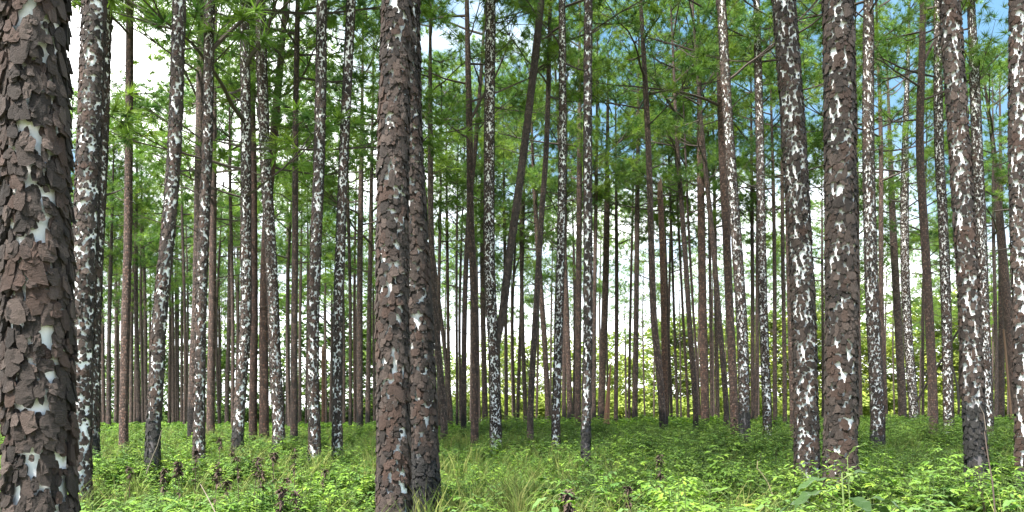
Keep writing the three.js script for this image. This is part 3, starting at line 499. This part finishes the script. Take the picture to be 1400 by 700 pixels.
function herb(seed, H, o = {}) {                     // stems with compound leaves in loose tiers
  const r = rng(seed), F = new Mesher(), stems = o.stems ?? 2, green = [0.09, 0.14, 0.035];
  for (let s = 0; s < stems; s++) {
    const a = r() * 6.28, ln = (r() * 0.25 + 0.03) * H, h = H * (0.7 + 0.3 * r()), bx = (r() - 0.5) * 0.12, bz = (r() - 0.5) * 0.12, top = [bx + Math.cos(a) * ln, h, bz + Math.sin(a) * ln], mid = [bx + Math.cos(a) * ln * 0.4, h * 0.5, bz + Math.sin(a) * ln * 0.4];
    F.tube([[bx, 0, bz], mid, top], [0.005, 0.004, 0.002], 3, o.stemColor ?? green);
    const tiers = o.tiers ?? 7;
    for (let t = 0; t < tiers; t++) {
      const f = 0.25 + 0.75 * (t + 0.5 * r()) / tiers, x = lerp(bx, top[0], f), y = h * f, z = lerp(bz, top[2], f), az = t * 2.4 + r(), pl = (o.petiole ?? 0.11) * (1.15 - 0.5 * f) * (0.7 + 0.6 * r()), up = 0.15 + 0.4 * r(), e = [x + Math.cos(az) * pl, y + pl * up, z + Math.sin(az) * pl];
      F.tube([[x, y, z], e], [0.002, 0.0015], 3, green);
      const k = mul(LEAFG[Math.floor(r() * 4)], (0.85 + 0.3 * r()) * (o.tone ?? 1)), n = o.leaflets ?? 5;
      for (let q = 0; q < n; q++) { const b = az + (q - (n - 1) / 2) * (o.fan ?? 0.62), u = n > 5 ? (q >> 1) / (n / 2) : 1; (o.fine ? smallLeaf : leafBlade)(F, lerp(x, e[0], u), lerp(y, e[1], u), lerp(z, e[2], u), n > 5 ? az + (q & 1 ? 1 : -1) * 1.15 : b, (r() - 0.4) * 0.5, (o.leaf ?? 0.07) * (0.75 + 0.5 * r()), (o.wide ?? 0.034) * (0.8 + 0.4 * r()), mul(k, 0.9 + 0.2 * r())); }
    }
  }
  return F.geometry();
}
function grassTuft(seed, H, n) {
  const r = rng(seed), F = new Mesher();
  for (let i = 0; i < n; i++) {
    const a = r() * 6.28, h = H * (0.55 + 0.5 * r()), b = (0.1 + 0.5 * r()) * h, x = (r() - 0.5) * 0.12, z = (r() - 0.5) * 0.12, w = 0.0045, k = mix([0.13, 0.20, 0.035], [0.26, 0.27, 0.075], Math.pow(r(), 1.6)), g = r() * 3.14, wx = Math.cos(g) * w, wz = Math.sin(g) * w;
    const at2 = (t) => [x + Math.cos(a) * b * t * t, h * (t - 0.18 * t * t * t), z + Math.sin(a) * b * t * t], p0 = at2(0), p1 = at2(0.55), p2 = at2(1);
    F.quad([p0[0] - wx, p0[1], p0[2] - wz], [p0[0] + wx, p0[1], p0[2] + wz], [p1[0] + wx, p1[1], p1[2] + wz], [p1[0] - wx, p1[1], p1[2] - wz], k); F.tri([p1[0] - wx, p1[1], p1[2] - wz], [p1[0] + wx, p1[1], p1[2] + wz], p2, k);
  }
  return F.geometry();
}
function shrubGeo(seed, H, W, leaves) {              // a bush: several stems, tiers of small leaves
  const r = rng(seed), F = new Mesher();
  for (let s = 0; s < 7; s++) {
    const a = r() * 6.28, ln = W * (0.2 + 0.8 * r()), h = H * (0.55 + 0.45 * r()), p = (t) => [Math.cos(a) * ln * Math.pow(t, 1.3), h * t, Math.sin(a) * ln * Math.pow(t, 1.3)];
    F.tube([p(0), p(0.35), p(0.7), p(1)], [0.008, 0.006, 0.004, 0.002], 3, [0.12, 0.09, 0.06]);
    for (let i = 0; i < leaves; i++) { const t = 0.2 + 0.8 * Math.sqrt(r()), c = p(t), az = r() * 6.28, l = 0.03 + 0.16 * r(), k = mul(LEAFG[Math.floor(r() * 4)], 0.75 + 0.4 * r()), x = c[0] + Math.cos(az) * l, z = c[2] + Math.sin(az) * l, y = c[1] + l * 0.25; leafBlade(F, x, y, z, az + (r() - 0.5), (r() - 0.45) * 0.6, 0.06 + 0.035 * r(), 0.03 + 0.012 * r(), k); }
  }
  return F.geometry();
}
const HERBS = {
  low: [herb(1, 0.42, { leaf: 0.056, wide: 0.028, tiers: 8 }), herb(2, 0.38, { leaflets: 3, leaf: 0.066, wide: 0.038, tiers: 8 }), herb(3, 0.46, { stems: 3, leaflets: 7, leaf: 0.046, wide: 0.021 }), herb(4, 0.35, { leaf: 0.05, wide: 0.027, tiers: 8 })],
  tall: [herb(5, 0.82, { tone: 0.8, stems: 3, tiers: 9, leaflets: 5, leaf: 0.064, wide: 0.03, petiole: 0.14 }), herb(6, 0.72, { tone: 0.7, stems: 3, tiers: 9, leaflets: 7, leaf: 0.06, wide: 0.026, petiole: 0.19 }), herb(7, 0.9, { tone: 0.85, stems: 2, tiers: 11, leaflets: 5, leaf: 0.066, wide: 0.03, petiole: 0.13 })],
  grass: [grassTuft(8, 0.6, 24), grassTuft(9, 0.75, 20), grassTuft(10, 0.5, 26)],
  far: [herb(12, 0.5, { stems: 5, tiers: 6, leaflets: 3, leaf: 0.13, wide: 0.075, fine: true, petiole: 0.2 }), herb(13, 0.7, { stems: 5, tiers: 7, leaflets: 3, leaf: 0.14, wide: 0.08, fine: true, petiole: 0.24 })],
};
const cover = {};
function sow(kind, v, x, z, s, turn, lean, col) { (cover[kind + v] ??= { g: HERBS[kind][v], m: [], c: [] }); const e = new THREE.Euler(lean * Math.cos(turn), turn, lean * Math.sin(turn)), q = new THREE.Matrix4().compose(new THREE.Vector3(x, land(-z) - 0.01, z), new THREE.Quaternion().setFromEuler(e), new THREE.Vector3(s, s, s)); cover[kind + v].m.push(q); cover[kind + v].c.push(col); }
{
  const r = rng(2024);
  const ring = (d0, d1, density, near) => {
    const n = Math.round(0.76 * (d1 * d1 - d0 * d0) * density);
    for (let i = 0; i < n; i++) {
      const d = Math.sqrt(lerp(d0 * d0, d1 * d1, r())), u = (r() * 2 - 1) * 0.76, x = u * d, z = -d, px = PX + u * FPX;
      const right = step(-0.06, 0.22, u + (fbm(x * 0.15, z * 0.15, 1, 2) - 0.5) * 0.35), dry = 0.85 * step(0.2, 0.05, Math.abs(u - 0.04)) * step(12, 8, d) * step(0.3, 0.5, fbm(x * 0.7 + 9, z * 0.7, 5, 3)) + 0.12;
      const c = mix([0.8, 0.88, 0.95], [1.15, 1.08, 0.85], r()), f = 0.75 + 0.45 * r(), dark = 1, tallness = 0.58 + 0.75 * step(0.3, 0.7, fbm(x * 0.7 + 70, z * 0.7, 8, 3)), col = mul(c, f * dark), turn = r() * 6.28, lean = (r() - 0.5) * 0.35;
      if (!near) { sow('far', right > r() ? 1 : 0, x, z, (0.65 + 0.5 * r()) * tallness, turn, lean, col); continue; }
      if (r() < dry * 0.9) sow('grass', Math.floor(r() * 3), x, z, 0.9 + 0.5 * r(), turn, lean, mul([1, 1, 1], 0.8 + 0.4 * r()));
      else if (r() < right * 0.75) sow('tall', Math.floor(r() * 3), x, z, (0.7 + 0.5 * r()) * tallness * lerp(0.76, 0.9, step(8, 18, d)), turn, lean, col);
      else sow('low', Math.floor(r() * 4), x, z, (0.8 + 0.5 * r()) * lerp(1.05, 1.25, right) * tallness, turn, lean, col);
    }
  };
  ring(3.4, 9, 32, true); ring(9, 18, 26, true); ring(18, 34, 16, true); ring(34, 62, 4.6, false); ring(62, 125, 1.6, false);
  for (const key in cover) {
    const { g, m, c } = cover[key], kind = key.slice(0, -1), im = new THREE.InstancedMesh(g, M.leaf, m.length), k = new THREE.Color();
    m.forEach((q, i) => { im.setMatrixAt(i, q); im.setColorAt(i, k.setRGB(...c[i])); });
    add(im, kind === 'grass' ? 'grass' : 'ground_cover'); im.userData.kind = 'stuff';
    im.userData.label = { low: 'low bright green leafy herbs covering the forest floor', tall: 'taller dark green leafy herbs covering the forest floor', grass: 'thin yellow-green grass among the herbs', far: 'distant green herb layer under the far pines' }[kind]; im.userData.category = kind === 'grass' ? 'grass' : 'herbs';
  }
}

// ---------------------------------------------------------------- single plants that stand out of the herb layer
function leafPlant(name, label, x, y, d, H, leaves, stemR, k, opt = {}) {   // big leaves, each a mesh of its own
  const G = add(new THREE.Group(), name), p = at(x, y, d); G.position.set(p[0], 0, p[2]); tag(G, label, opt.category ?? 'plant', opt.group);
  const B = new Mesher(); B.tube([[0, -0.03, 0], [0.015, H * 0.5, 0.01], [0, H, 0]], [stemR, stemR * 0.8, stemR * 0.5], 6, opt.stem ?? [0.14, 0.2, 0.06]); mesh('stem', B.geometry(), M.branch, G);
  leaves.forEach(([h, az, el, len, wid, pet], i) => {
    const F = new Mesher(), a = az * Math.PI / 180, e = [Math.cos(a) * pet * 0.85, H * h + pet * 0.45, Math.sin(a) * pet * 0.85], N = 9, pt = (t, w) => { const l = t * len, el2 = el - t * 0.55, fold = Math.abs(w) * 0.22; return [e[0] + Math.cos(a) * Math.cos(el2) * l - Math.sin(a) * w, e[1] + Math.sin(el2) * l + fold + 0.006 * Math.sin(t * 16 + w * 40), e[2] + Math.sin(a) * Math.cos(el2) * l + Math.cos(a) * w]; };
    const wd = (t) => wid / 2 * Math.pow(Math.sin(Math.PI * Math.pow(clamp(t, 0.001, 0.999), 0.8)), 0.75), col = mul(k[i % k.length], 0.9 + 0.2 * hash(i, 3, 7));
    for (let q = 0; q < N; q++) { const t0 = q / N, t1 = (q + 1) / N; for (const s of [-1, 1]) for (const [u0, u1] of [[0, 0.5], [0.5, 1]]) F.quad(pt(t0, s * wd(t0) * u0), pt(t0, s * wd(t0) * u1), pt(t1, s * wd(t1) * u1), pt(t1, s * wd(t1) * u0), col); }
    F.tube([[0, H * h, 0], [e[0] * 0.5, H * h + pet * 0.3, e[2] * 0.5], e], [0.003, 0.0025, 0.002], 4, [0.2, 0.26, 0.08]);
    mesh('leaf', F.geometry(), M.leaf, G);
  });
  return G;
}
const BIG = [[0.036, 0.085, 0.014], [0.043, 0.098, 0.017], [0.03, 0.074, 0.014]];
leafPlant('seedling', 'seedling with very large ovate leaves at the foot of the straight dark pine', 1152, 690, 3.0, 1.27, [[0.98, 5, 0.25, 0.17, 0.075, 0.05], [0.96, 175, 0.22, 0.16, 0.07, 0.05], [0.9, 80, 0.1, 0.12, 0.07, 0.07], [0.9, 160, 0.12, 0.15, 0.07, 0.12], [0.88, 20, 0.05, 0.16, 0.075, 0.12], [0.85, 205, 0.1, 0.15, 0.075, 0.14], [0.84, 340, 0.0, 0.15, 0.075, 0.15], [0.8, 55, 0.0, 0.14, 0.075, 0.1], [0.8, 135, 0.0, 0.14, 0.075, 0.1]], 0.006, BIG);
leafPlant('seedling', 'seedling with narrow pointed pale leaves in front of the dark pine', 1160, 690, 3.5, 1.3, [[1, 60, 1.1, 0.11, 0.022, 0.01], [0.99, 200, 0.9, 0.1, 0.02, 0.01], [0.96, 170, 0.85, 0.1, 0.022, 0.01], [0.95, 20, 0.8, 0.1, 0.022, 0.01], [0.92, 110, 0.7, 0.11, 0.022, 0.01], [0.9, 320, 0.8, 0.1, 0.022, 0.01], [0.87, 190, 0.45, 0.12, 0.024, 0.01]], 0.004, [[0.2, 0.3, 0.09], [0.16, 0.26, 0.06]]);
{
  const r = rng(88), mk = (n, len, H) => Array.from({ length: n }, (_, i) => [1 - 0.3 * i / n, i * 137 + r() * 40, 0.35 - 0.3 * r(), len * (0.75 + 0.5 * r()), len * 0.42, 0.03 + 0.03 * r()]);
  const lab = 'broad pale green leafy plant poking up from the grass', grp = 'broad-leaved plants in the grass';
  for (const [x, d, H] of [[612, 4.6, 0.82], [636, 4.9, 0.86], [700, 4.4, 0.86], [716, 4.7, 0.88], [738, 4.5, 0.84], [757, 5.0, 0.9], [868, 4.8, 0.86], [842, 4.4, 0.84], [1395, 4.6, 0.98], [1010, 4.5, 0.84], [430, 4.6, 0.8], [160, 4.5, 0.84], [1270, 4.2, 0.95], [1060, 4.8, 0.88]]) leafPlant('leafy_plant', lab, x, 690, d, H * (0.95 + 0.1 * r()), mk(9, 0.12, H), 0.004, [[0.10, 0.21, 0.04], [0.12, 0.235, 0.05], [0.08, 0.18, 0.03]], { group: grp });
}
function bush(name, g, x, d, s, label, group, cat = 'shrub') { const p = at(x, 600, d), m = mesh(name, g, M.leaf); m.position.set(p[0], -0.01, p[2]); m.scale.setScalar(s); m.rotation.y = x; tag(m, label, cat, group); return m; }
{
  const r = rng(91), S = [shrubGeo(201, 0.9, 0.5, 46), shrubGeo(202, 1.0, 0.42, 40), shrubGeo(203, 0.8, 0.55, 50)];
  bush('leafy_shrub', shrubGeo(210, 0.9, 0.5, 80), 950, 7.4, 1, 'dense dark green shrub among the grass before the dead-limbed pair');
  bush('leafy_shrub', S[1], 1350, 7.6, 1.12, 'leafy sapling shrub in front of the burnt-footed leaning pine');
  bush('leafy_shrub', S[0], 1108, 8.4, 1.1, 'leafy shrub hiding the foot of the fire-scarred pine');
  bush('leafy_shrub', S[2], 812, 13, 1, 'leafy shrub around the deep-set charred pine');
  for (let i = 0; i < 84; i++) { const x = lerp(780, 1420, r()), d = lerp(9.5, 34, Math.pow(r(), 1.2)); bush('leafy_shrub', S[i % 3], x, d, 0.6 + 0.4 * r(), 'waist-high green shrub in the taller herbs under the pines', 'shrubs in the taller herbs'); }
}
// dry stalks, dead twigs
function stalk(x, d, H, clumps, label, group, pale) {
  const r = rng(Math.round(x * 13)), B = new Mesher(), p = at(x, 600, d), k = pale ? [0.33, 0.27, 0.2] : [0.065, 0.042, 0.032], lean = (r() - 0.5) * 0.15, G = add(new THREE.Group(), 'dry_stalk'); G.position.set(p[0], 0, p[2]); tag(G, label, 'dry plant', group);
  B.tube([[0, -0.03, 0], [lean * H * 0.4, H * 0.5, 0], [lean * H, H, 0]], [0.006, 0.005, 0.003], 5, k); mesh('stem', B.geometry(), M.dry, G);
  const F = new Mesher();
  for (let i = 0; i < clumps; i++) { const t = 1 - 0.55 * r() * r(), y = H * t, x0 = lean * H * t; for (let q = 0; q < 5; q++) leafBlade(F, x0, y, 0, r() * 6.28, -0.9 + r() * 1.6, 0.04 + 0.05 * r(), 0.025, mul([0.06, 0.04, 0.03], 0.7 + 0.8 * r()), 0.6); }
  if (clumps) mesh('withered_leaves', F.geometry(), M.dry, G);
}
stalk(786, 5.3, 0.92, 26, 'black withered seed stalk standing alone in the grass');
{
  const r = rng(5);
  for (const [x, d] of [[248, 8.2], [240, 11], [312, 8.8], [318, 13], [300, 12], [268, 10], [330, 9], [352, 8], [345, 7.4], [372, 9.5], [388, 8.4], [404, 10], [410, 7], [385, 6.6], [180, 10], [290, 7], [226, 9], [440, 9.5], [864, 7.6], [905, 9]]) stalk(x, d, 0.6 + 0.45 * r(), 6 + Math.floor(10 * r()), 'dark withered flower stalk rising from the bright herbs', 'withered stalks in the herbs');
}
function stick(name, label, pts, d, d2, r0, r1, k) { const B = new Mesher(), n = pts.length, w = pts.map(([x, y], i) => at(x, y, lerp(d, d2, i / (n - 1)))), o = w[0]; B.tube(w.map((v) => [v[0] - o[0], v[1] - o[1], v[2] - o[2]]), pts.map((_, i) => lerp(r0, r1, i / (n - 1))), 6, k); const m = mesh(name, B.geometry(), M.branch); m.position.set(...o); tag(m, label, 'dead branch'); return m; }
stick('dead_pole', 'slanting dead pole propped against the leaning pine pair', [[1253, 549], [1270, 520], [1290, 488], [1304, 462], [1318, 440], [1330, 418]], 33, 29, 0.055, 0.035, [0.075, 0.06, 0.052]);
stick('dead_branch', 'curved dead stem beside the upright pine at the pole', [[1311, 560], [1309, 530], [1304, 508], [1298, 490]], 28, 28, 0.04, 0.03, [0.08, 0.066, 0.056]);
stick('dead_log', 'tan dead log leaning beside the strongly leaning pine', [[1383, 572], [1379, 530], [1375, 480], [1372, 450]], 40, 40, 0.07, 0.05, [0.10, 0.06, 0.037]);
stick('splintered_stump', 'rotten red-brown splintered stump among the pines', [[829, 580], [831, 548], [833, 520], [836, 490]], 33, 33, 0.16, 0.012, [0.17, 0.085, 0.055]);
stick('dead_branch', 'pale bare branch leaning at the foot of the jet black burnt pine', [[200, 648], [208, 626], [215, 610], [221, 588]], 12.4, 12.3, 0.010, 0.005, [0.18, 0.15, 0.12]);
stick('dead_branch', 'pale fallen twig in the herbs near the withered stalks', [[295, 702], [284, 680], [274, 662]], 6.2, 6.6, 0.005, 0.003, [0.17, 0.14, 0.11]);
stick('dead_branch', 'pale bent twig arching beside the fire-scarred pine', [[1056, 676], [1050, 660], [1042, 648], [1035, 640], [1036, 630]], 6.5, 6.5, 0.004, 0.003, [0.24, 0.2, 0.12]);
stick('dead_branch', 'pale vine arching at the foot of the burnt leaning pine', [[1348, 588], [1345, 566], [1336, 548], [1324, 540]], 9.3, 9.3, 0.005, 0.003, [0.2, 0.16, 0.13]);
stick('dead_branch', 'dark thin stem rising through the shrub at the burnt leaning pine', [[1362, 720], [1357, 660], [1350, 620], [1346, 590]], 6.4, 6.6, 0.007, 0.004, [0.07, 0.05, 0.04]);

renderer.render(scene, camera);
